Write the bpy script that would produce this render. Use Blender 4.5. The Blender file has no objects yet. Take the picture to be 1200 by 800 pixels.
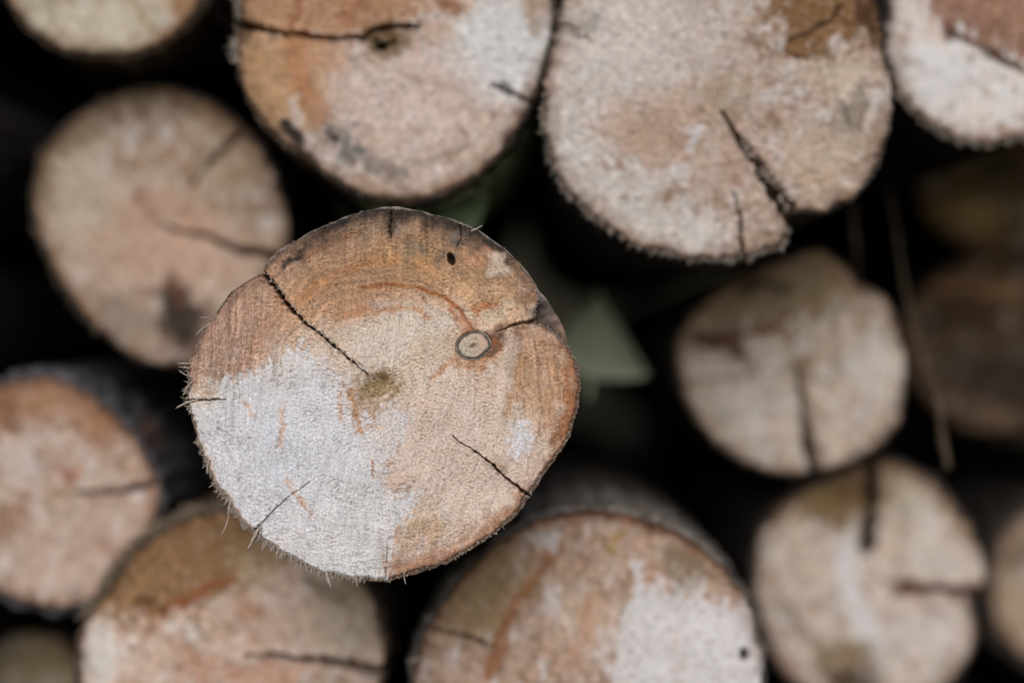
import bpy, math, random
import numpy as np

random.seed(7)
rng = np.random.default_rng(7)
scene = bpy.context.scene
C = scene.collection

# ------------------------------------------------------------------ camera
CAM_D = 0.8333                       # metres from the lens to the front log
cam_data = bpy.data.cameras.new("camera")
cam = bpy.data.objects.new("camera", cam_data)
C.objects.link(cam)
cam.location = (0, -CAM_D, 0)
cam.rotation_euler = (math.radians(90), 0, 0)
cam_data.lens = 50
cam_data.sensor_width = 36
cam_data.clip_start = 0.01
cam_data.clip_end = 200
cam_data.dof.use_dof = True
cam_data.dof.focus_distance = CAM_D + 0.001
cam_data.dof.aperture_fstop = 1.1
cam_data.dof.aperture_blades = 0
scene.camera = cam

# ------------------------------------------------------------------ daylight
SUN_ELEV, SUN_AZ = 42.0, 186.0       # azimuth clockwise from +Y (behind the camera, a little left)
world = bpy.data.worlds.new("World")
scene.world = world
world.use_nodes = True
wn = world.node_tree
bg = wn.nodes["Background"]
sky = wn.nodes.new("ShaderNodeTexSky")
sky.sky_type = 'NISHITA'
sky.sun_disc = False
sky.sun_elevation = math.radians(SUN_ELEV)
sky.sun_rotation = math.radians(SUN_AZ)
sky.air_density = 1.0
sky.dust_density = 2.0
sky.ozone_density = 0.6
wn.links.new(sky.outputs[0], bg.inputs[0])
bg.inputs[1].default_value = 0.14
sun_data = bpy.data.lights.new("sun", 'SUN')
sun = bpy.data.objects.new("sun", sun_data)
C.objects.link(sun)
sun_data.energy = 1.0
sun_data.angle = math.radians(60)
sun_data.color = (1.0, 0.98, 0.95)
sun.location = (-1, -2, 3)
a, e = math.radians(SUN_AZ), math.radians(SUN_ELEV)
from mathutils import Vector
sdir = Vector((math.sin(a) * math.cos(e), math.cos(a) * math.cos(e), math.sin(e)))
sun.rotation_euler = sdir.to_track_quat('Z', 'Y').to_euler()
vs = scene.view_settings
vs.view_transform = 'Standard'
vs.look = 'None'
vs.gamma = 1
vs.exposure = 0.06
vs.use_curve_mapping = False

# ------------------------------------------------------------------ helpers
def scale_at(d):                     # metres per photo unit at depth d behind the front log
    return 0.0005 * (CAM_D + d) / CAM_D

_perm = np.random.default_rng(3).permutation(512).astype(np.int64)
_perm = np.concatenate([_perm, _perm, _perm])
_ga = np.random.default_rng(4).uniform(0, 2 * math.pi, 512)
_gx, _gy = np.cos(_ga), np.sin(_ga)

def noise(x, y, seed=0):
    x = np.asarray(x, float) + seed * 17.31
    y = np.asarray(y, float) + seed * 9.73
    xi = np.floor(x).astype(np.int64); yi = np.floor(y).astype(np.int64)
    xf, yf = x - xi, y - yi
    u = xf * xf * xf * (xf * (xf * 6 - 15) + 10)
    v = yf * yf * yf * (yf * (yf * 6 - 15) + 10)
    xi &= 511; yi &= 511
    def g(i, j, fx, fy):
        h = _perm[_perm[(xi + i) & 511] + ((yi + j) & 511)]
        return _gx[h] * fx + _gy[h] * fy
    n0 = g(0, 0, xf, yf) * (1 - u) + g(1, 0, xf - 1, yf) * u
    n1 = g(0, 1, xf, yf - 1) * (1 - u) + g(1, 1, xf - 1, yf - 1) * u
    return (n0 * (1 - v) + n1 * v) * 1.5

def fbm(x, y, seed=0, octv=4):
    s = 0; a = 1.0; f = 1.0
    for o in range(octv):
        s = s + a * noise(x * f, y * f, seed + o * 5)
        a *= 0.5; f *= 2.03
    return s

def sstep(a, b, x):
    t = np.clip((x - a) / (b - a), 0, 1)
    return t * t * (3 - 2 * t)

SATUR = 0.96
ILLUM = 0.62                         # brightness of a fully lit white surface in the photograph
def lin(c, sat=1.0):
    c = np.array(c, float) / 255.0
    l = np.where(c <= 0.04045, c / 12.92, ((c + 0.055) / 1.055) ** 2.4)
    g = l @ np.array([0.30, 0.59, 0.11])
    l = g + (l - g) * SATUR * sat
    l = l / ILLUM
    return l * min(1.0, 0.86 / l.max())

def soft_clip(c):                    # keeps the hue where a pale colour would run over
    c = np.maximum(c, 0.004)
    return c * np.minimum(1.0, 0.87 / c.max(axis=1))[:, None]

def poly_dist(px, py, pts, closed=False):
    """distance to a polyline, and the 0..1 position along it"""
    pts = [np.array(p, float) for p in pts]
    if closed: pts = pts + [pts[0]]
    seg = [np.hypot(*(pts[i + 1] - pts[i])) for i in range(len(pts) - 1)]
    tot = sum(seg); acc = 0
    best = np.full(px.shape, 1e9); bt = np.zeros(px.shape)
    for i in range(len(pts) - 1):
        a, b = pts[i], pts[i + 1]
        dx, dy = b - a
        t = np.clip(((px - a[0]) * dx + (py - a[1]) * dy) / (dx * dx + dy * dy + 1e-9), 0, 1)
        d = np.hypot(px - a[0] - t * dx, py - a[1] - t * dy)
        m = d < best
        best = np.where(m, d, best); bt = np.where(m, (acc + t * seg[i]) / tot, bt)
        acc += seg[i]
    return best, bt

def inside(px, py, pts):
    r = np.zeros(px.shape, bool); n = len(pts)
    for i in range(n):
        x0, y0 = pts[i]; x1, y1 = pts[(i + 1) % n]
        c = ((y0 > py) != (y1 > py)) & (px < (x1 - x0) * (py - y0) / (y1 - y0 + 1e-9) + x0)
        r ^= c
    return r

def outline(pts, cx, cy, th):
    """radius of a closed outline at the angles th, smooth through the given points"""
    P = sorted((math.atan2(-(y - cy), x - cx), math.hypot(x - cx, y - cy)) for x, y in pts)
    ta = np.array([p[0] for p in P]); ra = np.array([p[1] for p in P])
    ta = np.concatenate([ta - 2 * math.pi, ta, ta + 2 * math.pi]); ra = np.tile(ra, 3)
    fine = np.linspace(-math.pi, math.pi, 1440, endpoint=False)
    r = np.interp(fine, ta, ra)
    k = np.hanning(25); k /= k.sum()
    r = np.convolve(np.concatenate([r[-30:], r, r[:30]]), k, 'same')[30:-30]
    t = (th + math.pi) % (2 * math.pi) - math.pi
    return np.interp(t, np.concatenate([fine, [math.pi]]), np.concatenate([r, [r[0]]]))

def mesh_obj(name, verts, faces, mat, parent=None, col=None, smooth=True):
    me = bpy.data.meshes.new(name)
    me.from_pydata(np.asarray(verts).tolist() if isinstance(verts, np.ndarray) else verts, [], faces)
    if col is not None:
        at = me.color_attributes.new("Col", 'FLOAT_COLOR', 'POINT')
        rgba = np.ones((len(verts), 4), np.float32); rgba[:, :3] = col
        at.data.foreach_set("color", rgba.ravel())
    if smooth:
        me.polygons.foreach_set("use_smooth", np.ones(len(me.polygons), bool))
    me.materials.append(mat)
    me.update()
    o = bpy.data.objects.new(name, me)
    C.objects.link(o)
    if parent: o.parent = parent
    return o

# ------------------------------------------------------------------ materials
def new_mat(name):
    m = bpy.data.materials.new(name); m.use_nodes = True
    nt = m.node_tree
    return m, nt, nt.nodes["Principled BSDF"]

def N(nt, kind, **kw):
    n = nt.nodes.new(kind)
    for k, v in kw.items():
        if k.startswith("i_"):
            n.inputs[k[2:].replace("_", " ")].default_value = v
        else:
            setattr(n, k, v)
    return n

def coords(nt):
    tc = N(nt, "ShaderNodeTexCoord"); oi = N(nt, "ShaderNodeObjectInfo")
    add = N(nt, "ShaderNodeVectorMath", operation='ADD')
    nt.links.new(tc.outputs["Object"], add.inputs[0])
    nt.links.new(oi.outputs["Random"], add.inputs[1])
    return add.outputs[0]

def wood_material(name, fine=750.0, bump=0.7, grain=0.30):
    m, nt, bs = new_mat(name)
    L = nt.links.new
    co = coords(nt)
    at = N(nt, "ShaderNodeAttribute", attribute_name="Col")
    n1 = N(nt, "ShaderNodeTexNoise", i_Scale=fine, i_Detail=5.0, i_Roughness=0.65)
    L(co, n1.inputs["Vector"])
    mp = N(nt, "ShaderNodeMapping"); mp.inputs["Scale"].default_value = (1500, 300, 150)
    mp.inputs["Rotation"].default_value = (0, math.radians(4), 0)
    L(co, mp.inputs["Vector"])
    n2 = N(nt, "ShaderNodeTexNoise", i_Scale=1.0, i_Detail=3.0, i_Roughness=0.6)
    L(mp.outputs[0], n2.inputs["Vector"])
    n3 = N(nt, "ShaderNodeTexNoise", i_Scale=fine * 0.28, i_Detail=4.0, i_Roughness=0.7)
    L(co, n3.inputs["Vector"])
    r1 = N(nt, "ShaderNodeMapRange"); r1.inputs[1].default_value = 0.35; r1.inputs[2].default_value = 0.65
    r1.inputs[3].default_value = 1 - grain; r1.inputs[4].default_value = 1 + grain * 0.6
    L(n1.outputs[0], r1.inputs[0])
    r2 = N(nt, "ShaderNodeMapRange"); r2.inputs[1].default_value = 0.3; r2.inputs[2].default_value = 0.7
    r2.inputs[3].default_value = 0.9; r2.inputs[4].default_value = 1.07
    L(n2.outputs[0], r2.inputs[0])
    mu = N(nt, "ShaderNodeMath", operation='MULTIPLY')
    L(r1.outputs[0], mu.inputs[0]); L(r2.outputs[0], mu.inputs[1])
    vm = N(nt, "ShaderNodeVectorMath", operation='SCALE')
    L(at.outputs["Color"], vm.inputs[0]); L(mu.outputs[0], vm.inputs["Scale"])
    L(vm.outputs[0], bs.inputs["Base Color"])
    ad = N(nt, "ShaderNodeMath", operation='MULTIPLY_ADD')
    L(n2.outputs[0], ad.inputs[0]); ad.inputs[1].default_value = 0.45; L(n1.outputs[0], ad.inputs[2])
    ad2 = N(nt, "ShaderNodeMath", operation='MULTIPLY_ADD')
    L(n3.outputs[0], ad2.inputs[0]); ad2.inputs[1].default_value = 0.35; L(ad.outputs[0], ad2.inputs[2])
    bp = N(nt, "ShaderNodeBump"); bp.inputs["Strength"].default_value = bump
    bp.inputs["Distance"].default_value = 0.0016
    L(ad2.outputs[0], bp.inputs["Height"]); L(bp.outputs[0], bs.inputs["Normal"])
    bs.inputs["Roughness"].default_value = 0.92
    bs.inputs["Specular IOR Level"].default_value = 0.15
    return m

def bark_material():
    m, nt, bs = new_mat("bark")
    L = nt.links.new
    co = coords(nt)
    at = N(nt, "ShaderNodeAttribute", attribute_name="Col")
    mp = N(nt, "ShaderNodeMapping"); mp.inputs["Scale"].default_value = (1, 0.35, 1)
    L(co, mp.inputs["Vector"])
    n1 = N(nt, "ShaderNodeTexNoise", i_Scale=160.0, i_Detail=7.0, i_Roughness=0.7)
    L(mp.outputs[0], n1.inputs["Vector"])
    n2 = N(nt, "ShaderNodeTexVoronoi", i_Scale=110.0); n2.feature = 'DISTANCE_TO_EDGE'
    L(mp.outputs[0], n2.inputs["Vector"])
    r1 = N(nt, "ShaderNodeMapRange"); r1.inputs[1].default_value = 0.3; r1.inputs[2].default_value = 0.72
    r1.inputs[3].default_value = 0.45; r1.inputs[4].default_value = 1.7
    L(n1.outputs[0], r1.inputs[0])
    vm = N(nt, "ShaderNodeVectorMath", operation='SCALE')
    L(at.outputs["Color"], vm.inputs[0]); L(r1.outputs[0], vm.inputs["Scale"])
    L(vm.outputs[0], bs.inputs["Base Color"])
    ad = N(nt, "ShaderNodeMath", operation='MULTIPLY_ADD')
    L(n2.outputs["Distance"], ad.inputs[0]); ad.inputs[1].default_value = 0.8; L(n1.outputs[0], ad.inputs[2])
    bp = N(nt, "ShaderNodeBump"); bp.inputs["Strength"].default_value = 0.9
    bp.inputs["Distance"].default_value = 0.004
    L(ad.outputs[0], bp.inputs["Height"]); L(bp.outputs[0], bs.inputs["Normal"])
    bs.inputs["Roughness"].default_value = 0.85
    bs.inputs["Specular IOR Level"].default_value = 0.25
    return m

def plain_material(name, c0, c1, sc, rough=0.9, bump=0.4, dist=0.002, trans=0.0):
    m, nt, bs = new_mat(name)
    L = nt.links.new
    n1 = N(nt, "ShaderNodeTexNoise", i_Scale=sc, i_Detail=6.0, i_Roughness=0.65)
    L(coords(nt), n1.inputs["Vector"])
    cr = N(nt, "ShaderNodeValToRGB")
    cr.color_ramp.elements[0].position = 0.3; cr.color_ramp.elements[0].color = (*c0, 1)
    cr.color_ramp.elements[1].position = 0.7; cr.color_ramp.elements[1].color = (*c1, 1)
    L(n1.outputs[0], cr.inputs[0]); L(cr.outputs[0], bs.inputs["Base Color"])
    bp = N(nt, "ShaderNodeBump"); bp.inputs["Strength"].default_value = bump
    bp.inputs["Distance"].default_value = dist
    L(n1.outputs[0], bp.inputs["Height"]); L(bp.outputs[0], bs.inputs["Normal"])
    bs.inputs["Roughness"].default_value = rough
    bs.inputs["Specular IOR Level"].default_value = 0.2
    return m

WOOD = wood_material("cut_wood_sharp", fine=900.0, bump=0.5, grain=0.30)
WOOD_FAR = wood_material("cut_wood", fine=420.0, bump=0.6, grain=0.16)
BARK = bark_material()
FIBRE = plain_material("torn_wood_fibre", (0.36, 0.28, 0.21), (0.64, 0.55, 0.47), 500)
FIBRE_DARK = plain_material("torn_bark_fibre", (0.12, 0.09, 0.06), (0.38, 0.30, 0.22), 400)
KNOT = wood_material("knot_wood", fine=900.0, bump=0.4, grain=0.2)
SOIL = plain_material("dark_soil", (0.012, 0.010, 0.008), (0.03, 0.024, 0.018), 30, bump=0.8, dist=0.02)
GROUND = plain_material("forest_ground", (0.03, 0.026, 0.016), (0.08, 0.07, 0.04), 14, bump=0.8, dist=0.02)
LEAF = plain_material("leaf_green", (0.50, 0.57, 0.39), (0.62, 0.67, 0.48), 60, rough=0.6, bump=0.2)
LEAF_GREEN = plain_material("leaf_deep_green", (0.16, 0.24, 0.12), (0.28, 0.36, 0.21), 90, rough=0.6, bump=0.2)
TWIG = plain_material("dry_twig", (0.035, 0.025, 0.016), (0.14, 0.10, 0.065), 90)

# ------------------------------------------------------------------ setting
def ground_sheet():
    xs = np.concatenate([np.linspace(-60, -3, 12), np.linspace(-2.6, 2.6, 40), np.linspace(3, 60, 12)])
    ys = np.concatenate([np.linspace(-60, -3, 12), np.linspace(-2.6, 2.6, 50), np.linspace(3, 60, 12)])
    X, Y = np.meshgrid(xs, ys)
    Z = -0.80 + 0.02 * fbm(X * 2, Y * 2, 3) + 1.9 * sstep(1.45, 2.5, Y) + 0.08 * fbm(X * 1.3, Y * 1.3, 8) * sstep(1.4, 2, Y)  # rise behind the pile is added, unseen, to keep sky out of its gaps
    V = np.stack([X, Y, Z], -1).reshape(-1, 3)
    n = len(xs)
    F = [(j * n + i, j * n + i + 1, (j + 1) * n + i + 1, (j + 1) * n + i) for j in range(len(ys) - 1) for i in range(n - 1)]
    o = mesh_obj("ground", V, F, GROUND)
    o["kind"] = "structure"
ground_sheet()

# ------------------------------------------------------------------ the logs
def blob(cx, cy, rx, ry, col, k=1.0, rot=0, soft=0.5, warp=14, wl=28):
    return ('blob', cx, cy, rx, ry, math.radians(rot), col, k, soft, warp, wl)
def stroke(pts, w, col, k=1.0, warp=6, wl=22):
    return ('stroke', pts, w, col, k, warp, wl)
def area(pts, col, k=1.0, edge=4, warp=6, wl=14):
    return ('area', pts, col, k, edge, warp, wl)
def rim(a0, a1, w, col, k=1.0):        # a band along the edge between two angles (degrees, counter-clockwise from the right)
    return ('rim', a0, a1, w, col, k)

def paint(px, py, rr, th, edge_px, base, ops, seed, tone=1.0, mottle=1.0, pith=None, contrast=1.0):
    col = np.tile(lin(base, 0.82), (len(px), 1))
    n = fbm(px / 34, py / 34, seed)
    n2 = fbm(px / 9, py / 12, seed + 3)
    tint = lin((base[0] * 0.97, base[1] * 0.88, base[2] * 0.80), 0.85)
    m = np.clip(0.22 + 0.5 * n, 0, 0.6)[:, None]
    col = col * (1 - m) + tint * m
    # faint growth rings
    col *= (1 + 0.10 * n2)[:, None]
    # bleached and browned streaks following the saw
    mw = 0.55 * mottle * sstep(0.05, 0.75, fbm(px / 20 + py / 50, py / 34, seed + 4))[:, None]
    col = col * (1 - mw) + lin((214, 209, 204)) * mw
    mb = 0.5 * mottle * sstep(0.1, 0.8, fbm(px / 26, py / 20 - px / 60, seed + 6))[:, None]
    col = col * (1 - mb) + lin((150, 112, 84)) * mb
    for i, op in enumerate(ops):
        s = seed + 11 + i * 3
        if op[0] == 'blob':
            _, cx, cy, rx, ry, rot, c, k, soft, warp, wl = op
            wx = px + warp * fbm(px / wl, py / wl, s); wy = py + warp * fbm(px / wl, py / wl, s + 1)
            u = (wx - cx) * math.cos(rot) + (wy - cy) * math.sin(rot)
            v = -(wx - cx) * math.sin(rot) + (wy - cy) * math.cos(rot)
            m = k * sstep(1 + soft, 1 - soft, np.hypot(u / rx, v / ry))
        elif op[0] == 'stroke':
            _, pts, w, c, k, warp, wl = op
            wx = px + warp * fbm(px / wl, py / wl, s); wy = py + warp * fbm(px / wl, py / wl, s + 1)
            d, t = poly_dist(wx, wy, pts)
            m = k * sstep(w, w * 0.25, d)
        elif op[0] == 'area':
            _, pts, c, k, edge, warp, wl = op
            wx = px + warp * fbm(px / wl, py / (wl * 2), s) ; wy = py + warp * 1.6 * fbm(px / (wl * 0.6), py / wl, s + 1)
            d, t = poly_dist(wx, wy, pts, True)
            d = np.where(inside(wx, wy, pts), d, -d)
            d = d + edge * 1.5 * fbm(px / 13, py / 19, s + 2) + edge * 0.9 * fbm(px / 4.5, py / 6, s + 4, 2)
            m = k * sstep(-edge, edge, d)
        else:
            _, a0, a1, w, c, k = op
            dd = (np.degrees(th) - a0) % 360; span = (a1 - a0) % 360 or 360
            along = sstep(0, min(15, span / 3), dd) * sstep(span, span - min(15, span / 3), dd) if span < 360 else 1.0
            ww = w * (1 + 0.7 * fbm(np.degrees(th) / 7, rr / 40, s))
            m = k * along * sstep(ww, ww * 0.15, edge_px)
        m = m * np.clip(1.02 + 0.5 * fbm(px / 7, py / 8, s + 7, 3), 0.35, 1.0)
        m = np.clip(m, 0, 1)[:, None]
        col = col * (1 - m) + lin(c) * m
    fine = fbm(px / 11, py / 8, seed + 8, 3)
    qx, qy = pith or (px[0], py[0])
    rad = np.hypot((px - qx) * 1.03, py - qy) + 9 * fbm(px / 70, py / 70, seed + 1, 2)
    ring = noise(rad / 3.6, np.arctan2(py - qy, px - qx) * 0.6, seed + 14) + 0.7 * noise(rad / 11.0, rad * 0, seed + 15)
    col = col * (1 + (0.27 if not mottle > 1 else 0.11) * ring * (0.35 + 0.65 * sstep(-0.3, 0.4, n)))[:, None]
    ray = noise(np.arctan2(py - qy, px - qx) * 26, rad / 60, seed + 16)
    col = col * (1 + 0.09 * ray * sstep(10, 60, rad))[:, None]
    if contrast != 1.0:
        lum = col @ np.array([0.3, 0.59, 0.11]); mid = float(np.exp(np.log(np.maximum(lum, 0.01)).mean()))
        col = col * ((np.maximum(lum, 0.004) / mid) ** (contrast - 1))[:, None]
    ang = 0.25 * math.sin(seed * 1.7)
    up = px * math.cos(ang) + py * math.sin(ang); vp = py * math.cos(ang) - px * math.sin(ang)
    zone = 0.25 + 0.75 * sstep(-0.2, 0.45, fbm(px / 48, py / 48, seed + 9, 2))
    dash = sstep(0.18, 0.6, fbm(up / 9, vp / 4.2, seed + 10, 2)) * zone
    lite = sstep(0.18, 0.6, fbm(up / 10, vp / 5.0, seed + 13, 2)) * zone
    col = col * (1 - 0.30 * mottle * dash + 0.16 * mottle * lite)[:, None]
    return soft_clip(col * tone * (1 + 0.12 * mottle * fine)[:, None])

def fibre_geo(V, F, base, tip, w, bend):
    """a tapered, bent three-sided splinter"""
    base = np.array(base, float); tip = np.array(tip, float)
    d = tip - base; ln = np.linalg.norm(d) + 1e-9; d /= ln
    up = np.array([0, 1, 0.2]); s1 = np.cross(d, up); s1 /= np.linalg.norm(s1) + 1e-9; s2 = np.cross(d, s1)
    b0 = len(V)
    for k, (t, ww) in enumerate(((0, 1.0), (0.45, 0.9), (0.85, 0.62))):
        c = base + d * ln * t + (s1 * bend[0] + s2 * bend[1]) * ln * t * t
        for q in range(3):
            an = q * 2.094 + k * 0.3
            V.append(tuple(c + (s1 * math.cos(an) + s2 * math.sin(an) * 0.6) * w * ww))
    V.append(tuple(tip + (s1 * bend[0] + s2 * bend[1]) * ln))
    for k in range(2):
        for q in range(3):
            i, j = b0 + k * 3 + q, b0 + k * 3 + (q + 1) % 3
            F.append((i, j, j + 3, i + 3))
    for q in range(3):
        F.append((b0 + 6 + q, b0 + 6 + (q + 1) % 3, b0 + 9))

ALL = []          # (x, z, r, d) of every log, for stacking the rest of the pile

def build_log(label, d, centre, pts, base, ops=(), cracks=(), holes=(), dents=(), bark_pts=None, bark_px=4.0, bark_col=(60, 52, 45),
              bark_ops=(), length=1.15, nr=80, na=260, jitter=1.5, seed=1, fringe=(), splinters=(), knots=(), grain=0.4,
              tilt=(0, 0), group="logs stacked in the pile", wood=None, bulge=0.0, saw=0.0, grain_px=5.5, pits=0.0, lip_col=None, crack_fibres=(), tone=0.72, mottle=1.1, streaks=(), pith=None, contrast=1.6, rim_dirt=True):
    cx, cy = centre
    s = scale_at(d)
    root = bpy.data.objects.new("log", None)
    C.objects.link(root)
    root.empty_display_size = 0.05
    root.location = ((cx - 600) * s, d, -(cy - 400) * s)
    root["label"] = label; root["category"] = "log"; root["group"] = group
    # ---- cut face: polar sheet with the cracks, holes and torn grain pressed into it
    th = np.linspace(-math.pi, math.pi, na, endpoint=False)
    R = outline(pts, cx, cy, th)
    Rj = R + jitter * fbm(np.cos(th) * R / 7, np.sin(th) * R / 7, seed) + jitter * 1.2 * noise(np.cos(th) * R / 22, np.sin(th) * R / 22, seed + 2)
    fr = (np.arange(1, nr + 1) / nr)
    fr = 1 - (1 - fr) ** 1.08
    RR = fr[:, None] * Rj[None, :]
    TH = np.broadcast_to(th[None, :], RR.shape)
    px = np.concatenate([[cx], (cx + RR * np.cos(TH)).ravel()])
    py = np.concatenate([[cy], (cy - RR * np.sin(TH)).ravel()])
    rr = np.concatenate([[0], RR.ravel()]); tt = np.concatenate([[0], TH.ravel()])
    edge = np.concatenate([[Rj.mean()], (Rj[None, :] - RR).ravel()])
    col = paint(px, py, rr, tt, edge, base, (list(ops) + [rim(0, 359.9, 30, (138, 104, 76), 0.38), rim(0, 359.9, 9, (84, 60, 44), 0.75)] if rim_dirt else ops), seed, tone, mottle, pith, contrast)
    y = s * (grain * fbm(px / grain_px, py / (grain_px * 1.15), seed + 40, 3) + 2.2 * fbm(px / 60, py / 60, seed + 41, 2))
    if pits:
        zf = 0.35 + 0.65 * sstep(-0.3, 0.5, fbm(px / 30, py / 30, seed + 52, 2))
        up = px * 0.94 + py * 0.34; vp = py * 0.94 - px * 0.34
        lf = sstep(0.12, 0.55, fbm(up / 4.2, vp / 2.1, seed + 53, 2)) * zf
        df = sstep(0.22, 0.6, fbm(up / 4.4, vp / 2.0, seed + 54, 2)) * zf
        calm = 1 - 0.55 * sstep(0.42, 0.62, col[:, 2])
        col = col * (1 + 0.26 * lf - 0.42 * df * calm)[:, None]
        y = y + s * (0.75 * df - 0.45 * lf)
        arc = px + 0.0006 * (py - 300) ** 2
        ridge = noise(arc / 3.4, py / 160, seed + 57) + 0.8 * noise(arc / 8.5, py / 220, seed + 58)
        col = col * (1 + 0.11 * ridge)[:, None]
        y = y - s * 0.35 * ridge
        for (sx, sy, rx, ry, amp, slope) in streaks:
            m = sstep(1.25, 0.5, np.hypot((px - sx) / rx, (py - sy) / ry))
            st = noise((px - sx + (py - sy) * slope) / 2.3 + 1.2 * noise(px / 50, py / 50, seed), py / 55, seed + 55) + 0.6 * noise((px + (py - sy) * slope) / 6.0, py / 80, seed + 56)
            col = col * (1 + amp * m * st)[:, None]
            y = y - s * 1.6 * amp * m * st
        col = soft_clip(col)
        zone = sstep(0.05, 0.5, fbm(px / 40, py / 34, seed + 45, 2))
        pit = sstep(0.28, 0.55, noise(px / 4.2 + py / 9, py / 2.6, seed + 46)) * (0.12 + 0.88 * zone)
        y = y + s * 2.2 * pits * pit
        col = col * (1 - 0.4 * pits * pit[:, None]) + lin((150, 118, 94)) * 0.4 * pits * pit[:, None]
    if saw:
        lines = noise(px / 3.2 + 1.5 * noise(px / 60, py / 60, 5), py / 70, seed + 44)
        y = y + s * saw * lines
    y = y + s * 3.0 * sstep(5, 0, edge) ** 2 - s * bulge * sstep(0.9, 0.2, rr / Rj.mean())
    for i, (cp, w0, w1, dep) in enumerate(cracks):
        wx = px + 0.7 * fbm(px / 9, py / 9, seed + 60 + i, 3) + 2.5 * noise(px / 30, py / 30, seed + 65 + i); wy = py + 0.7 * fbm(px / 9, py / 9, seed + 70 + i, 3) + 2.5 * noise(px / 30, py / 30, seed + 75 + i)
        dist, t = poly_dist(wx, wy, cp)
        w = (w0 + (w1 - w0) * t) * (1 + 0.6 * noise(px / 6, py / 6, seed + 80 + i) + 0.35 * noise(px / 22, py / 22, seed + 85 + i))
        m = sstep(w, w * 0.35, dist)
        y = y + s * dep * m * (0.4 + 0.6 * np.minimum(1, w / max(w0, w1)))
        lip = sstep(w * 3.2, w * 1.1, dist) * (1 - m)
        y = y - s * 1.6 * lip * np.clip(0.4 + 1.4 * noise(px / 4, py / 4, seed + 90 + i), 0, 1.2)
        dirt = lin((52, 38, 28))
        col = col * (1 - 0.75 * m[:, None]) + dirt * 0.75 * m[:, None]
    for (hx, hy, rx, ry, rot, dep) in holes:
        c_, s_ = math.cos(math.radians(rot)), math.sin(math.radians(rot))
        u = (px - hx) * c_ + (py - hy) * s_; v = -(px - hx) * s_ + (py - hy) * c_
        m = sstep(1.1, 0.65, np.hypot(u / rx, v / ry))
        y = y + s * dep * m
        col = col * (1 - 0.9 * m[:, None]) + lin((48, 40, 36)) * 0.9 * m[:, None]
    for (hx, hy, rx, ry, dep) in dents:
        y = y + s * dep * sstep(1.2, 0.2, np.hypot((px - hx) / rx, (py - hy) / ry))
    # ---- knots set in the face
    knot_geo = []
    for (kx, ky, rx, ry, rot, c_in, c_mid, c_ring) in knots:
        kn_r, kn_a = 26, 72
        KV, KC, KF = [], [], []
        ca, sa = math.cos(math.radians(rot)), math.sin(math.radians(rot))
        i0 = np.argmin((px - kx) ** 2 + (py - ky) ** 2); y0 = float(np.median(y[np.hypot(px - kx, py - ky) < max(rx, ry)]))
        u_ = (px - kx) * ca + (py - ky) * sa; v_ = -(px - kx) * sa + (py - ky) * ca
        y = y + s * 7.0 * sstep(0.97, 0.86, np.hypot(u_ / rx, v_ / ry))
        y0 += 0.0005
        for j in range(kn_r + 1):
            f = j / kn_r
            for i in range(kn_a):
                an = 2 * math.pi * i / kn_a
                wob = 1 + 0.07 * float(noise(math.cos(an) * 1.1, math.sin(an) * 1.1, seed + 50)) + 0.015 * float(noise(math.cos(an) * 6, math.sin(an) * 6, seed + 49)); gc = 0.80 + 0.03 * float(noise(math.cos(an) * 2.5, math.sin(an) * 2.5, seed + 48)); gw = 0.075 * (1 + 0.7 * float(noise(math.cos(an) * 2, math.sin(an) * 2 + 5, seed + 47)))
                u = rx * f * wob * math.cos(an); v = ry * f * wob * math.sin(an)
                X = kx + u * ca - v * sa; Y = ky + u * sa + v * ca
                nn = float(fbm(X / 4, Y / 4, seed + 51, 3))
                groove = math.exp(-((f - gc) / gw) ** 2)
                h = -1.6 * (1 - f ** 6) + 2.6 * groove + 0.35 * nn + (0.9 * math.exp(-(f / 0.16) ** 2)) + (6.0 * max(0, f - 0.9) / 0.1)
                KV.append(((X - cx) * s, y0 + s * h, -(Y - cy) * s))
                pth = math.exp(-(((u + 1) / 4.2) ** 2 + ((v + 0.5) / 3.0) ** 2))
                c = lin(c_mid) * (1 + 0.35 * nn) * (1 + 0.16 * math.sin(f * 26 + 2 * nn)); wm = 0.5 * max(0.0, min(1.0, 0.5 + u / rx)) * (1 if f < 0.75 else 0); c = c * (1 - wm) + lin((176, 140, 116)) * wm
                c = c * (1 - pth * 0.9) + lin(c_in) * pth * 0.9
                g = min(1, groove * 0.9 + 0.55 * sstep(0.84, 0.98, f))
                c = c * (1 - g) + lin(c_ring) * g
                KC.append(np.clip(c, 0.004, 0.85))
        for j in range(kn_r):
            for i in range(kn_a):
                KF.append((j * kn_a + i, (j + 1) * kn_a + i, (j + 1) * kn_a + (i + 1) % kn_a, j * kn_a + (i + 1) % kn_a))
        knot_geo.append((KV, KF, KC))
    V = np.stack([(px - cx) * s, y, -(py - cy) * s], -1)
    F = [(0, 1 + (i + 1) % na, 1 + i) for i in range(na)]
    for j in range(nr - 1):
        o0, o1 = 1 + j * na, 1 + (j + 1) * na
        F += [(o0 + i, o0 + (i + 1) % na, o1 + (i + 1) % na, o1 + i) for i in range(na)]
    F = [tuple(reversed(f)) for f in F[:na]] + F[na:]
    face = mesh_obj("cut_face", V, [tuple(reversed(f)) for f in F], wood or WOOD_FAR, root, col)
    edge_y = y[1 + (nr - 1) * na:]
    # ---- bark: front lip, then the whole flank of the log and its far end
    step = 2 if na > 400 else 1
    tb = th[::step]; nb = len(tb)
    Rf = Rj[::step]; ye = edge_y[::step]
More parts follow.
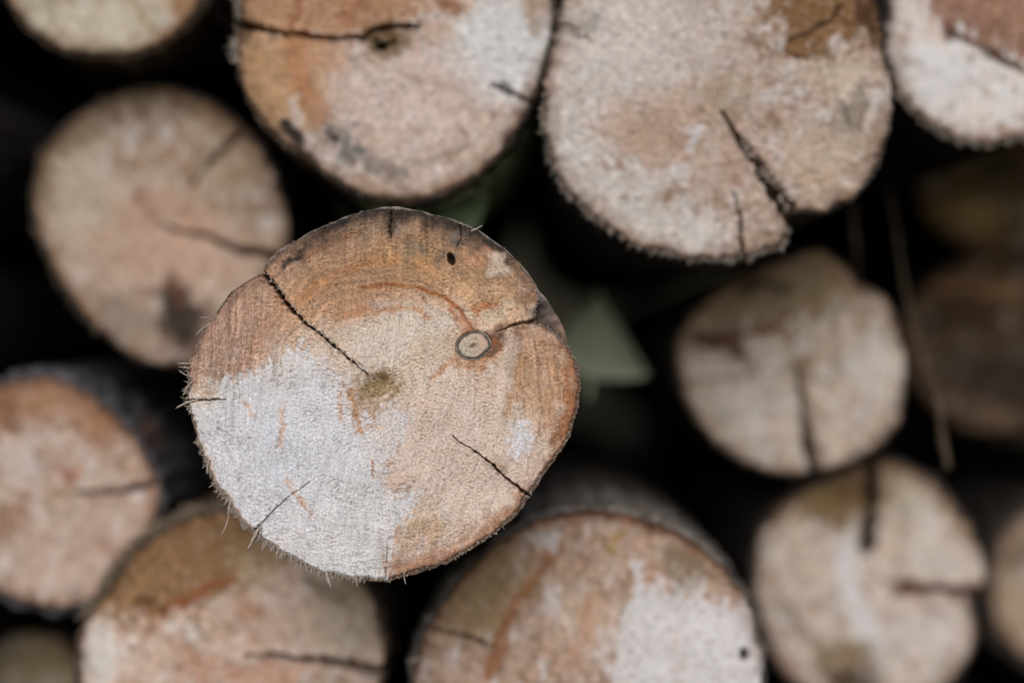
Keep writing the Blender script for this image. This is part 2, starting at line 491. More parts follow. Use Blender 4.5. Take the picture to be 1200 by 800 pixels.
    Rb = (outline(bark_pts, cx, cy, tb) if bark_pts else R[::step]) + bark_px * (0.75 + 0.8 * noise(np.cos(tb) * 9, np.sin(tb) * 9, seed + 30))
    Rb = np.maximum(Rb, Rf + 0.6)
    gap = np.maximum(Rb - Rf - bark_px * 1.6, 0)
    prof = [(-1, 0), (0, 0)] + [(k, v) for k, v in enumerate(np.concatenate([np.linspace(0.004, 0.05, 10), np.linspace(0.065, 0.4, 22), np.linspace(0.45, length, 14)]), 1)]
    BV, BC = [], []
    bc = lin(bark_col) * ILLUM * 0.9
    for k, yy in prof:
        if k == -1:
            r_ = Rf - 0.4; y_ = ye + s * 0.9
        elif k == 0:
            r_ = Rb; y_ = ye + s * ((-0.8 if lip_col else 1.2) + 0.9 * gap + 1.5 * noise(tb * 20, tb * 0, seed + 31))
        else:
            rough = 1.0 if yy > 0.01 else 0.35
            r_ = Rb * (1 + 0.0 * yy) + bark_px * rough * (0.5 * fbm(tb * 9, np.full(nb, yy * 30), seed + 32) + 0.6 * fbm(tb * 25, np.full(nb, yy * 60), seed + 33, 2))
            if yy > 0.45: r_ = r_ * (1 + 0.02 * noise(tb * 0 + yy * 3, tb * 0, seed + 34))
            y_ = np.maximum(ye + s * (1.8 + 0.9 * gap), 0) * math.exp(-yy / 0.02) + yy
        BV.append(np.stack([r_ * np.cos(tb) * s, y_, r_ * np.sin(tb) * s], -1))
        c = np.tile(bc, (nb, 1)) * (1 + 0.5 * fbm(tb * 6, np.full(nb, yy * 25), seed + 35))[:, None]
        for (a0, a1, y0, y1, cc, kk) in bark_ops:
            dd = (np.degrees(tb) - a0) % 360; sp = (a1 - a0) % 360
            m = sstep(0, 8, dd) * sstep(sp, sp - 8, dd) * (1.0 if y0 <= yy <= y1 else 0.0) * kk
            m = np.clip(m * (0.8 + 0.8 * fbm(tb * 14, np.full(nb, yy * 50), seed + 36)), 0, 1)[:, None]
            c = c * (1 - m) + lin(cc) * m
        BC.append(np.clip(c, 0.003, 0.8))
    if lip_col:
        BC[0] = np.tile(lin((46, 38, 33)), (nb, 1))
        top = (sstep(15, 40, np.degrees(tb)) * sstep(135, 115, np.degrees(tb)))[:, None]  # pale top of the papery lip, sky light from above painted in
        BC[1] = (np.tile(lin(lip_col), (nb, 1)) * top + lin((120, 92, 74)) * (1 - top)) * (1 + 0.3 * noise(tb * 30, tb * 0, seed + 37))[:, None]
    n = len(prof)
    BV = np.concatenate(BV); BC = np.concatenate(BC)
    BF = [(k * nb + i, k * nb + (i + 1) % nb, (k + 1) * nb + (i + 1) % nb, (k + 1) * nb + i) for k in range(n - 1) for i in range(nb)]
    BF.append(tuple((n - 1) * nb + i for i in range(nb)))
    mesh_obj("bark", BV, BF, BARK, root, BC)
    for KV, KF, KC in knot_geo:
        mesh_obj("knot", KV, KF, KNOT, face, np.array(KC))
    # ---- torn fibres round the rim, and single long splinters
    rg = random.Random(seed * 31 + 5)
    FV, FF = [], []
    dark = False
    for (a0, a1, count, lmin, lmax, wpx, dirx, diry, is_dark) in fringe:
        dark = dark or is_dark
        for q in range(count):
            an = math.radians(a0 + (a1 - a0) * rg.random())
            i = int((an + math.pi) / (2 * math.pi) * na) % na
            r0 = Rj[i] + bark_px * rg.uniform(-0.6, 0.75) - rg.uniform(0.2, 2.0)
            b = (r0 * math.cos(an), r0 * math.sin(an))
            ln = lmin + (lmax - lmin) * rg.random() ** 2.2
            ox, oz = math.cos(an) + dirx + rg.gauss(0, 0.6), math.sin(an) - diry + rg.gauss(0, 0.6)
            q_ = math.hypot(ox, oz) + 1e-6
            base_p = (b[0] * s, edge_y[i] + s * rg.uniform(-2.2, 1.0), b[1] * s)
            tip = (base_p[0] + ox / q_ * ln * s, base_p[1] + rg.uniform(-0.6, 0.5) * ln * s, base_p[2] + oz / q_ * ln * s)
            fibre_geo(FV, FF, base_p, tip, wpx * s * rg.uniform(0.5, 1.1), (rg.uniform(-.3, .3), rg.uniform(-.3, .3)))
    for (cp, off, count, lmin, lmax, wpx) in crack_fibres:
        for q in range(count):
            t = rg.random() * (len(cp) - 1); k = int(t); f = t - k
            a_, b_ = np.array(cp[k], float), np.array(cp[k + 1], float)
            p = a_ + (b_ - a_) * f; nrm = np.array([(b_ - a_)[1], -(b_ - a_)[0]]); nrm /= np.linalg.norm(nrm)
            p = p + nrm * (off + rg.uniform(-0.5, 3.5)); ln = rg.uniform(lmin, lmax)
            i0 = np.argmin((px - p[0]) ** 2 + (py - p[1]) ** 2)
            bp = ((p[0] - cx) * s, min(float(y[i0]), s * 2), -(p[1] - cy) * s)
            dx, dy = nrm * -ln * rg.uniform(-0.2, 0.9) + np.array([rg.uniform(-.5, .5), rg.uniform(-.5, .5)]) * ln
            fibre_geo(FV, FF, bp, (bp[0] + dx * s, bp[1] - s * ln * rg.uniform(0.2, 0.8), bp[2] - dy * s), wpx * s * rg.uniform(.5, 1.1), (rg.uniform(-.3, .3), rg.uniform(-.3, .3)))
    if FV:
        fo = mesh_obj("torn_fibre_fringe", FV, FF, FIBRE_DARK if dark else FIBRE, face)
        fo["kind"] = "stuff"
    for (x0, y0, x1, y1, w) in splinters:
        SV, SF = [], []
        i0 = np.argmin((px - x0) ** 2 + (py - y0) ** 2)
        yb = float(y[i0]) if np.hypot(px[i0] - x0, py[i0] - y0) < 6 else 0.001
        w *= 1.2
        fibre_geo(SV, SF, ((x0 - cx) * s, yb, -(y0 - cy) * s), ((x1 - cx) * s, yb - s * rg.uniform(0, 5), -(y1 - cy) * s), w * s, (rg.uniform(-.35, .35), rg.uniform(-.25, .25)))
        mesh_obj("splinter", SV, SF, FIBRE, face)
    ALL.append(((cx - 600) * s, -(cy - 400) * s, float(R.mean()) * s, d))
    return root

def circle(cx, cy, rx, ry, n=24, seed=0, amp=0.03):
    r = random.Random(seed); out = []
    ph = [r.uniform(0, 6.28) for _ in range(4)]
    for i in range(n):
        t = 2 * math.pi * i / n
        k = 1 + amp * (math.sin(2 * t + ph[0]) + 0.7 * math.sin(3 * t + ph[1]) + 0.5 * math.sin(5 * t + ph[2]))
        out.append((cx + rx * k * math.cos(t), cy + ry * k * math.sin(t)))
    return out

# --- the log in front, in focus
front_face = [(447, 244), (416, 252), (372, 270), (341, 286), (312, 309), (303, 324), (272, 342), (257, 365), (243, 383), (229, 414), (222, 432), (222, 457),
              (221, 470), (230, 503), (238, 531), (253, 566), (269, 588), (294, 620), (309, 633), (325, 643), (356, 661), (388, 672), (419, 677), (459, 679),
              (471, 674), (512, 662), (546, 645), (578, 624), (602, 604), (618, 581), (640, 549), (659, 524), (674, 484), (679, 455), (675, 428), (664, 405),
              (649, 388), (628, 379), (626, 369), (632, 353), (629, 339), (617, 319), (594, 296), (563, 274), (526, 258), (497, 250), (470, 245)]
front_bark = [p for p in front_face if p not in ((649, 388), (628, 379), (626, 369), (632, 353))] + [(642, 352), (655, 376), (661, 393)]
WHITE = (217, 214, 213)
build_log("pale round log jutting out in front, in sharp focus, with knot and split cut face", 0.0, (449, 461), front_face, (181, 152, 127),
    ops=[
        blob(480, 400, 100, 50, (204, 190, 175), 0.95, 0, 0.6),
        blob(545, 535, 95, 95, (196, 176, 162), 0.95),
        blob(400, 330, 120, 45, (166, 124, 90), 0.8, -18, 0.8, 18),
        blob(520, 315, 90, 30, (168, 130, 92), 0.8, 15, 0.6),
        blob(430, 300, 180, 45, (138, 104, 74), 0.5, 0, 0.6),
        blob(575, 345, 50, 28, (178, 140, 105), 0.7, 30, 0.5),
        blob(262, 400, 48, 72, (150, 120, 102), 0.85, 25, 0.5),
        stroke([(330, 352), (300, 400), (286, 440)], 12, (150, 108, 84), 0.5),
        stroke([(372, 392), (345, 420), (330, 432)], 9, (172, 124, 98), 0.7),
        blob(375, 430, 45, 30, (195, 170, 145), 0.8, 30),
        stroke([(425, 337), (452, 333), (490, 337), (520, 348), (540, 364), (551, 382)], 4.0, (140, 84, 44), 0.95, 1.2),
        stroke([(365, 372), (420, 345), (470, 342), (520, 358)], 14, (178, 130, 90), 0.3),
        stroke([(350, 350), (400, 318), (450, 304), (510, 308)], 9, (174, 122, 78), 0.55),
        stroke([(390, 375), (430, 362), (480, 362), (505, 372)], 6, (176, 126, 88), 0.7),
        stroke([(352, 300), (390, 282), (420, 272)], 8, (140, 92, 60), 0.7),
        stroke([(548, 384), (530, 362)], 8, (160, 98, 56), 0.8),
        stroke([(556, 362), (575, 358)], 9, (164, 104, 62), 0.8),
        blob(555, 405, 34, 27, (160, 114, 78), 0.9, -14, 0.4, 12, 10), blob(540, 386, 16, 9, (140, 86, 48), 0.7, -30), blob(578, 398, 12, 8, (60, 48, 42), 0.85, -20),
        blob(580, 372, 26, 9, (205, 182, 155), 0.9, -25),
        stroke([(545, 412), (525, 428), (506, 440)], 7, (158, 110, 72), 0.75),
        blob(500, 415, 50, 22, (200, 178, 155), 0.8, -35),
        stroke([(575, 405), (595, 396), (618, 388)], 9, (120, 74, 48), 0.85),
        stroke([(566, 390), (590, 384), (628, 376)], 6, (112, 82, 62), 0.7),
        blob(635, 440, 34, 60, (160, 126, 98), 0.9), blob(628, 412, 20, 16, (178, 142, 118), 0.7),
        stroke([(600, 400), (590, 450), (585, 490)], 14, (196, 176, 160), 0.6),
        stroke([(612, 420), (602, 455), (594, 482)], 9, (165, 122, 85), 0.65),
        stroke([(665, 440), (668, 480), (650, 520)], 10, (130, 82, 50), 0.75),
        stroke([(640, 400), (650, 450), (640, 500)], 9, (158, 116, 84), 0.55),
        rim(262, 335, 26, (150, 108, 80), 0.9), rim(330, 384, 22, (136, 90, 60), 0.9), rim(250, 398, 6, (84, 58, 42), 0.85), rim(150, 200, 6, (100, 74, 60), 0.8),
        blob(632, 335, 22, 26, (112, 80, 58), 0.8, 30),
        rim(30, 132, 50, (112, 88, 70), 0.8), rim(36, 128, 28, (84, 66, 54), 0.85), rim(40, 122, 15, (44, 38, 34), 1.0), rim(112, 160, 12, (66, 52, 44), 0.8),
        blob(341, 300, 12, 8, (48, 43, 40), 0.95, -30), blob(458, 264, 5, 15, (52, 44, 38), 0.85, 0, 0.5, 4),
        blob(540, 288, 9, 14, (92, 84, 78), 0.8, 20), blob(510, 298, 12, 10, (108, 98, 86), 0.65), blob(485, 292, 14, 12, (112, 100, 84), 0.5),
        blob(560, 305, 14, 10, (172, 124, 92), 0.6), blob(582, 308, 16, 8, (196, 178, 158), 0.75, 35),
        rim(128, 190, 12, (140, 106, 88), 0.7),
        area([(215, 474), (240, 449), (286, 441), (315, 425), (350, 408), (378, 416), (398, 436), (404, 462), (412, 486), (440, 482), (462, 470), (478, 478), (482, 496), (470, 522), (452, 536), (447, 568), (460, 584), (486, 572), (488, 592), (470, 618), (454, 626), (452, 690), (300, 720), (150, 600), (150, 474)], WHITE, 0.97, 6, 8, 9),
        blob(400, 425, 30, 22, (196, 172, 150), 0.7, 30, 0.7, 16, 10), blob(445, 500, 24, 34, (194, 172, 152), 0.6, 0, 0.7, 16, 10), blob(330, 440, 26, 16, (190, 170, 152), 0.5, -30, 0.7, 14, 10),
        blob(365, 510, 75, 75, (228, 226, 227), 0.9, 0, 0.7),
        blob(300, 540, 60, 70, (188, 188, 194), 0.5, 0, 0.7),
        area([(430, 440), (500, 430), (495, 470), (450, 475)], (198, 182, 165), 0.5, 10, 10),
        blob(440, 456, 34, 18, (154, 126, 96), 0.85, -10, 0.5, 16, 8), blob(443, 452, 20, 14, (124, 102, 68), 0.85, -10, 0.6, 10, 10), blob(448, 440, 9, 7, (96, 76, 44), 0.6, 0, 0.5, 6, 8),
        stroke([(410, 456), (416, 478), (421, 506)], 7, (164, 126, 92), 0.95, 5, 6), stroke([(428, 470), (440, 490)], 6, (168, 136, 104), 0.8, 5, 6), stroke([(397, 462), (400, 492)], 4, (176, 138, 106), 0.8, 3, 6),
        stroke([(331, 475), (329, 524)], 4, (182, 150, 126), 0.75, 4, 8), stroke([(288, 472), (297, 487)], 4, (176, 142, 118), 0.8, 3, 6),
        stroke([(336, 562), (346, 578), (364, 602)], 4.5, (180, 146, 120), 0.8, 4, 8), stroke([(437, 540), (437, 558)], 2.5, (164, 118, 84), 0.85, 2, 6),
        stroke([(430, 500), (446, 500)], 5, (184, 152, 126), 0.6, 4, 6),
        blob(610, 515, 12, 22, (206, 203, 204), 0.95, 12, 0.35, 8, 8), blob(520, 604, 7, 10, (200, 192, 188), 0.7, -20, 0.5, 6, 8), blob(500, 615, 26, 14, (160, 130, 92), 0.5),
        blob(240, 460, 18, 14, (178, 152, 126), 0.7, 0, .5, 8, 8), rim(188, 246, 7, (172, 136, 112), 0.75),
        blob(585, 545, 18, 14, (134, 110, 84), 0.55, 35),
    ],
    cracks=[([(302, 312), (322, 338), (345, 366), (385, 401), (430, 438)], 4.0, 0.8, 34), ([(622, 582), (585, 553), (560, 532), (530, 511)], 2.1, 0.6, 26),
            ([(298, 620), (318, 601), (338, 583), (362, 563)], 1.0, 0.5, 7), ([(214, 470), (240, 469), (264, 467)], 1.8, 0.8, 8),
            ([(457, 242), (458, 262), (459, 280)], 1.9, 0.9, 10), ([(636, 374), (612, 379), (584, 388)], 3.6, 1.0, 9),
            ([(538, 262), (541, 278), (536, 292)], 1.5, 0.8, 6), ([(452, 640), (452, 682)], 0.5, 0.8, 3)],
    holes=[(528.5, 303.5, 4.6, 8.2, -18, 16)], dents=[(443, 452, 22, 14, 4.0), (628, 372, 16, 12, 5.0), (268, 360, 40, 30, 3.0)],
    bark_pts=front_bark, bark_px=2.2, bark_col=(118, 108, 100), nr=240, na=1000, jitter=1.6, seed=2, grain=0.35, grain_px=2.8, wood=WOOD, saw=0.3, pits=0.55, tone=1.0, mottle=0.75, pith=(441, 454), contrast=1.0, rim_dirt=False, streaks=[(265, 400, 75, 110, 0.30, 0.02), (330, 590, 150, 90, 0.14, -0.04), (640, 470, 50, 110, 0.22, -0.12), (460, 280, 170, 40, 0.24, 0.03), (520, 640, 120, 50, 0.16, 0.0)], lip_col=(140, 130, 124),
    crack_fibres=[([(312, 322), (345, 366), (385, 401), (425, 434)], 2.0, 110, 1.5, 4.5, 1.5), ([(622, 582), (585, 553)], 1.5, 20, 1, 3, 0.5)],
    knots=[(555, 405, 23.5, 18.5, -14, (84, 62, 46), (166, 152, 136), (30, 27, 26))],
    fringe=[(172, 186, 70, 3, 11, 0.9, -0.5, -0.1, False), (160, 200, 90, 1, 5, 0.8, -0.2, 0, False), (194, 264, 800, 2.0, 8.5, 0.75, 0, 0.5, False), (208, 222, 60, 4, 11, 0.9, -0.2, 0.6, False), (228, 240, 60, 4, 12, 0.9, 0, 0.8, False), (258, 330, 420, 1.4, 4.0, 0.8, 0, 0.1, False), (330, 395, 300, 1.2, 3.4, 0.7, 0, 0, False), (120, 172, 160, 1.5, 4.5, 0.6, 0, 0, False), (30, 120, 70, 1, 3.5, 0.4, 0, 0, False)],
    splinters=[(246, 378, 226, 390, 0.9), (244, 372, 233, 369, 0.6), (226, 426, 208, 425, 1.2), (226, 431, 209, 432, 1.0), (225, 442, 208, 438, 1.1), (226, 446, 210, 461, 1.1),
               (232, 468, 203, 472, 1.8), (246, 538, 238, 554, 1.2), (238, 527, 232, 532, 0.9), (270, 585, 269, 606, 2.0), (268, 603, 265, 628, 0.8), (304, 618, 288, 645, 1.9),
               (306, 612, 309, 634, 1.0), (357, 658, 361, 677, 1.2), (382, 668, 384, 690, 2.2), (416, 672, 422, 689, 1.4), (473, 670, 473, 685, 0.8), (552, 271, 567, 266, 0.9),
               (280, 608, 284, 624, 0.9), (340, 650, 338, 665, 1.0)])

# --- the logs touching it
build_log("log at top left of centre with orange stain and long ragged horizontal crack", 0.092, (463, 48),
    [(281, 90), (277, 60), (281, 20), (290, -30), (330, -90), (400, -130), (470, -140), (550, -125), (610, -80), (645, -10), (647, 25), (638, 70), (624, 118), (600, 160), (570, 195), (530, 222), (480, 236), (440, 232), (400, 215), (360, 182), (325, 160), (300, 132)],
    (196, 172, 154), ops=[
        area([(250, -150), (520, -150), (500, 0), (480, 30), (430, 42), (340, 38), (260, 26)], (182, 132, 92), 0.85, 8),
        stroke([(350, -20), (345, 30)], 9, (160, 96, 56), 0.6), stroke([(510, -10), (535, 12)], 12, (158, 104, 64), 0.8), stroke([(425, -10), (400, 25)], 10, (168, 110, 74), 0.5),
        blob(322, 95, 58, 72, (186, 144, 102), 0.95, -20), stroke([(348, 45), (350, 80), (358, 112), (374, 134)], 22, (184, 122, 76), 0.7), blob(368, 65, 34, 26, (192, 142, 104), 0.8),
        blob(590, 62, 56, 62, (226, 223, 220), 1.0, 20, 0.3), blob(570, 28, 36, 28, (222, 218, 214), 0.9), stroke([(610, -10), (630, 40)], 10, (172, 146, 122), 0.7),
        blob(480, 120, 90, 70, (204, 184, 172), 0.6), blob(450, 46, 26, 20, (124, 94, 52), 0.9, 0, .5, 8), blob(447, 52, 9, 6, (64, 50, 34), 0.8),
        stroke([(345, 120), (350, 160), (380, 182)], 12, (190, 182, 176), 0.6), stroke([(334, 146), (352, 168)], 11, (40, 41, 46), 1.0, 3),
        blob(400, 165, 30, 14, (112, 110, 108), 0.7, 35, 0.6, 16, 12), blob(395, 162, 7, 7, (46, 47, 50), 0.95), stroke([(405, 178), (440, 192), (475, 208)], 15, (120, 118, 116), 0.6, 12, 12), stroke([(430, 195), (500, 190), (545, 170)], 8, (160, 142, 124), 0.6),
        rim(240, 320, 14, (188, 150, 124), 0.7), blob(590, 105, 20, 5, (120, 118, 118), 0.8, 30), blob(285, 40, 16, 14, (112, 84, 60), 0.8)],
    cracks=[([(268, 22), (300, 33), (335, 40), (380, 44), (425, 44)], 4.5, 3, 40), ([(425, 44), (438, 34), (462, 32), (488, 30)], 3.5, 4, 40), ([(445, 55), (462, 48)], 4, 3, 16), ([(630, 124), (600, 108), (580, 100)], 3, 2, 16)],
    bark_col=(60, 50, 40), bark_px=5, tone=0.68, bark_ops=[(250, 350, 0.03, 0.30, (190, 208, 168), 1.0), (200, 250, 0.0, 0.2, (84, 66, 48), 0.6)], seed=12, nr=110, na=380, grain=1.0,
    fringe=[(150, 190, 130, 4, 14, 0.9, -0.3, -0.2, False), (-10, 40, 70, 2, 9, 0.9, 0, 0, False), (200, 330, 90, 1, 4, 0.7, 0, 0, False)])

build_log("largest pale log at top right of centre with wide wedge crack and brown corner stain", 0.082, (842, 108),
    [(638, 110), (640, 160), (652, 205), (690, 250), (740, 282), (790, 298), (840, 304), (880, 297), (918, 286), (923, 266), (936, 247), (968, 248), (1000, 232), (1025, 200), (1043, 150), (1044, 110), (1036, 60), (1030, 15), (1010, -30), (960, -70), (900, -95), (840, -100), (770, -92), (710, -62), (670, -20), (648, 40)],
    (188, 166, 148), ops=[
        blob(720, 60, 70, 80, (210, 202, 194), 0.85), blob(775, 30, 80, 60, (208, 196, 186), 0.8), blob(770, 150, 60, 40, (188, 156, 134), 0.7),
        stroke([(660, 140), (690, 210), (760, 260), (830, 280)], 40, (214, 208, 200), 0.8, 20, 14), stroke([(740, 190), (760, 220), (800, 200)], 14, (204, 198, 192), 0.7), blob(815, 165, 9, 11, (214, 210, 208), 0.85),
        blob(860, 190, 30, 30, (190, 158, 140), 0.6), blob(845, 110, 30, 24, (170, 148, 122), 0.55),
        area([(900, -120), (1060, -120), (1060, 38), (1000, 52), (958, 70), (920, 64), (905, 34), (908, 0)], (148, 106, 62), 0.92, 15, 16, 26), blob(1020, 20, 14, 34, (104, 68, 44), 0.8), stroke([(925, 60), (940, 66)], 7, (126, 76, 42), 0.7), stroke([(928, 52), (960, 28), (990, 6)], 4.5, (92, 66, 44), 0.85),
        blob(1000, 135, 20, 34, (150, 138, 122), 0.7, 15), stroke([(985, 120), (1000, 155)], 4, (112, 104, 94), 0.6), stroke([(1015, 115), (1008, 150)], 4, (116, 106, 94), 0.6),
        blob(985, 85, 40, 20, (196, 178, 158), 0.7), blob(960, 190, 45, 40, (190, 166, 142), 0.6), rim(225, 330, 10, (184, 144, 120), 0.6), stroke([(650, 30), (690, 44)], 4, (120, 106, 96), 0.7),
        blob(690, 20, 16, 10, (150, 142, 132), 0.6)],
    cracks=[([(847, 131), (866, 162), (886, 190), (908, 222), (930, 262)], 2.5, 12, 46), ([(862, 228), (868, 255), (871, 300)], 1.6, 3.6, 22), ([(655, 26), (690, 42)], 2, 1.5, 8)],
    bark_col=(46, 40, 34), bark_px=3, tone=0.70, crack_fibres=[([(872, 170), (890, 196), (908, 222), (926, 254)], 0, 26, 6, 13, 2.2)], seed=21, nr=120, na=420, grain=1.3, jitter=2.6,
    fringe=[(180, 300, 420, 2, 9, 0.9, -0.1, 0.3, False), (300, 340, 60, 1, 5, 0.8, 0, 0.2, False)])

build_log("tan log left of the front one with grey black stain at its lower edge", 0.20, (186, 264),
    [(38, 225), (50, 180), (85, 140), (130, 112), (185, 100), (240, 115), (285, 150), (318, 195), (333, 240), (336, 290), (325, 340), (300, 385), (260, 415), (205, 430), (160, 420), (120, 390), (85, 350), (60, 305), (42, 270)],
    (178, 154, 132), ops=[
        blob(95, 220, 45, 70, (182, 168, 150), 0.7), blob(190, 275, 60, 55, (188, 150, 126), 0.7), blob(255, 300, 50, 45, (192, 160, 140), 0.7), rim(40, 175, 40, (128, 104, 74), 0.75), blob(270, 190, 40, 40, (166, 142, 116), 0.6),
        blob(150, 310, 60, 50, (184, 154, 134), 0.6), blob(212, 378, 24, 42, (62, 54, 50), 0.92, -8, .45), stroke([(200, 330), (212, 350)], 14, (130, 86, 66), 0.8), blob(238, 385, 20, 30, (120, 96, 84), 0.6),
        blob(150, 370, 40, 24, (140, 128, 112), 0.6, 30), stroke([(150, 210), (185, 260)], 8, (160, 128, 104), 0.6), blob(110, 150, 20, 20, (150, 130, 106), 0.6), rim(180, 250, 14, (166, 126, 98), 0.6)],
    cracks=[([(190, 264), (240, 276), (280, 292), (330, 302)], 2.2, 6.5, 34), ([(222, 218), (245, 190), (278, 158)], 2.0, 5.0, 28)],
    bark_col=(40, 34, 30), bark_px=4, seed=33, jitter=2.0, fringe=[(140, 240, 160, 2, 9, 1.0, 0, 0, False), (90, 140, 80, 2, 8, 1.0, 0, 0, True)])

build_log("log at bottom left of centre, olive brown upper arc and shaggy dark rim", 0.13, (270, 776),
    [(90, 775), (100, 730), (128, 685), (165, 640), (205, 612), (255, 598), (310, 606), (370, 632), (415, 668), (443, 715), (450, 760), (440, 815), (415, 870), (370, 920), (300, 950), (230, 945), (160, 905), (110, 850)],
    (190, 162, 142), ops=[
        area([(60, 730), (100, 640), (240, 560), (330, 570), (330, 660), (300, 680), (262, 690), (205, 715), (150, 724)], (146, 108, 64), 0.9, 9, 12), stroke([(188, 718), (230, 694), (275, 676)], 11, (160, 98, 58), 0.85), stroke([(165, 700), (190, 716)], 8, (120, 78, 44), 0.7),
        blob(112, 765, 22, 45, (206, 200, 192), 0.85), blob(330, 740, 60, 50, (196, 168, 150), 0.6), blob(290, 720, 14, 30, (176, 126, 98), 0.7), blob(405, 720, 40, 60, (172, 156, 132), 0.7), stroke([(360, 680), (400, 700)], 14, (130, 116, 92), 0.6),
        blob(300, 660, 30, 24, (176, 156, 128), 0.6), blob(245, 785, 40, 20, (182, 134, 108), 0.6), stroke([(390, 660), (420, 690), (435, 740)], 10, (160, 142, 110), 0.6), blob(320, 795, 40, 16, (190, 140, 112), 0.6), rim(110, 160, 15, (112, 72, 46), 0.8)],
    cracks=[([(288, 767), (330, 768), (365, 774), (410, 780), (456, 790)], 2.6, 8.5, 44)],
    bark_col=(84, 66, 52), bark_px=8, tone=0.86, seed=41, nr=100, na=340, jitter=1.8, fringe=[(80, 162, 700, 5, 17, 1.5, -0.2, -0.2, True)], splinters=[(430, 785, 462, 762, 3.0), (420, 792, 452, 786, 2.4)])

build_log("log at bottom centre, white stained lower right half and orange streak", 0.10, (690, 803),
    [(486, 780), (500, 735), (530, 690), (570, 645), (620, 612), (680, 598), (740, 604), (800, 626), (845, 662), (878, 708), (893, 760), (890, 820), (870, 890), (820, 960), (740, 1000), (650, 1002), (570, 970), (510, 900), (487, 840)],
    (188, 154, 130), ops=[
        blob(565, 690, 45, 65, (158, 130, 90), 0.85, 35), stroke([(655, 636), (625, 680), (596, 722), (575, 790)], 13, (170, 110, 66), 0.8), stroke([(545, 640), (600, 620)], 8, (172, 140, 112), 0.5),
        area([(745, 660), (768, 688), (800, 684), (850, 708), (900, 700), (910, 1000), (730, 1000), (715, 790), (712, 740), (735, 715)], (208, 204, 204), 0.95, 10, 10, 16), stroke([(650, 690), (655, 720), (700, 770)], 12, (206, 196, 188), 0.75, 8), blob(690, 720, 30, 40, (196, 172, 150), 0.6),
        stroke([(690, 705), (680, 760)], 16, (184, 128, 92), 0.5), blob(630, 628, 16, 8, (208, 200, 194), 0.9, -20), blob(652, 634, 9, 9, (208, 200, 194), 0.85), stroke([(715, 645), (727, 628)], 6, (168, 142, 44), 0.7), blob(775, 622, 26, 6, (72, 56, 50), 0.8, 12), blob(805, 662, 34, 22, (140, 122, 98), 0.8, 30), stroke([(830, 650), (865, 690)], 12, (176, 150, 126), 0.6),
        rim(35, 120, 14, (150, 92, 62), 0.8), rim(120, 170, 14, (164, 120, 94), 0.7), blob(872, 767, 5, 7, (60, 54, 54), 0.95, 0, .3, 3), stroke([(790, 740), (800, 800)], 10, (190, 172, 164), 0.5)],
    cracks=[([(492, 733), (530, 742), (580, 758)], 3.2, 2.0, 20)], holes=[(872, 767, 5, 7, 0, 10)],
    bark_col=(98, 90, 82), bark_px=7, tone=0.80, bark_pts=None, seed=53, nr=100, na=340, bark_ops=[(40, 130, 0.0, 0.12, (112, 104, 96), 0.7)], splinters=[(492, 770, 478, 776, 2.5)])

build_log("log cut by the left frame edge with brown upper half and grey black bark", 0.175, (58, 576),
    [(-68, 576), (-60, 520), (-30, 470), (10, 446), (50, 440), (95, 455), (135, 488), (165, 525), (183, 565), (184, 605), (168, 650), (135, 690), (90, 712), (40, 710), (-10, 690), (-50, 640)],
    (192, 164, 144), ops=[
        area([(-90, 420), (100, 420), (150, 480), (140, 515), (110, 510), (60, 490), (30, 496), (10, 510), (-90, 500)], (170, 124, 92), 0.85, 12, 12), blob(20, 540, 22, 26, (206, 194, 184), 0.7), blob(8, 492, 18, 14, (140, 102, 74), 0.7), blob(120, 500, 26, 14, (176, 124, 90), 0.7, 30), blob(95, 640, 60, 40, (196, 168, 150), 0.6), blob(10, 610, 22, 18, (166, 124, 96), 0.7), blob(75, 555, 12, 10, (182, 122, 98), 0.7), blob(62, 582, 14, 8, (156, 132, 92), 0.6), rim(-30, 20, 16, (190, 144, 116), 0.7), stroke([(120, 640), (140, 665)], 10, (176, 132, 112), 0.7)],
    cracks=[([(88, 578), (130, 576), (178, 568)], 2.4, 4.6, 26)], bark_col=(92, 90, 94), bark_px=9, bark_ops=[(20, 45, 0.01, 0.06, (116, 82, 60), 0.8)], seed=61, nr=80, na=280)

# --- logs farther back
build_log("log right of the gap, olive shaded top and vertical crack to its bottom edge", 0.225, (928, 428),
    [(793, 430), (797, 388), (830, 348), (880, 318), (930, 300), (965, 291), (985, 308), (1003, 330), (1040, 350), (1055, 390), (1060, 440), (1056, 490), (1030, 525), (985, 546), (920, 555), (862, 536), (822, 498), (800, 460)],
    (194, 176, 156), ops=[area([(780, 400), (800, 280), (990, 270), (1010, 340), (960, 372), (900, 385), (840, 395)], (150, 124, 88), 0.9, 16, 14), blob(892, 334, 26, 10, (72, 58, 42), 0.85, 5), blob(843, 403, 34, 17, (104, 64, 44), 0.9, 10), stroke([(850, 400), (895, 388), (925, 370)], 8, (136, 88, 58), 0.8), stroke([(798, 447), (850, 444), (885, 434)], 8, (128, 98, 74), 0.7), blob(830, 425, 34, 10, (206, 178, 160), 0.8), blob(1030, 430, 30, 50, (206, 198, 188), 0.7), blob(880, 480, 50, 40, (204, 190, 176), 0.6), stroke([(888, 480), (884, 530)], 12, (212, 206, 200), 0.7), blob(940, 425, 12, 12, (150, 120, 84), 0.7), blob(845, 490, 20, 14, (160, 156, 140), 0.6), stroke([(1020, 360), (1010, 390)], 9, (150, 132, 108), 0.7), rim(90, 160, 12, (150, 104, 70), 0.6)],  # olive top also has the shade of the log above painted in
    cracks=[([(934, 432), (942, 470), (948, 510), (956, 562)], 3.5, 9.5, 44)], bark_col=(40, 34, 30), seed=71, nr=70, na=240)

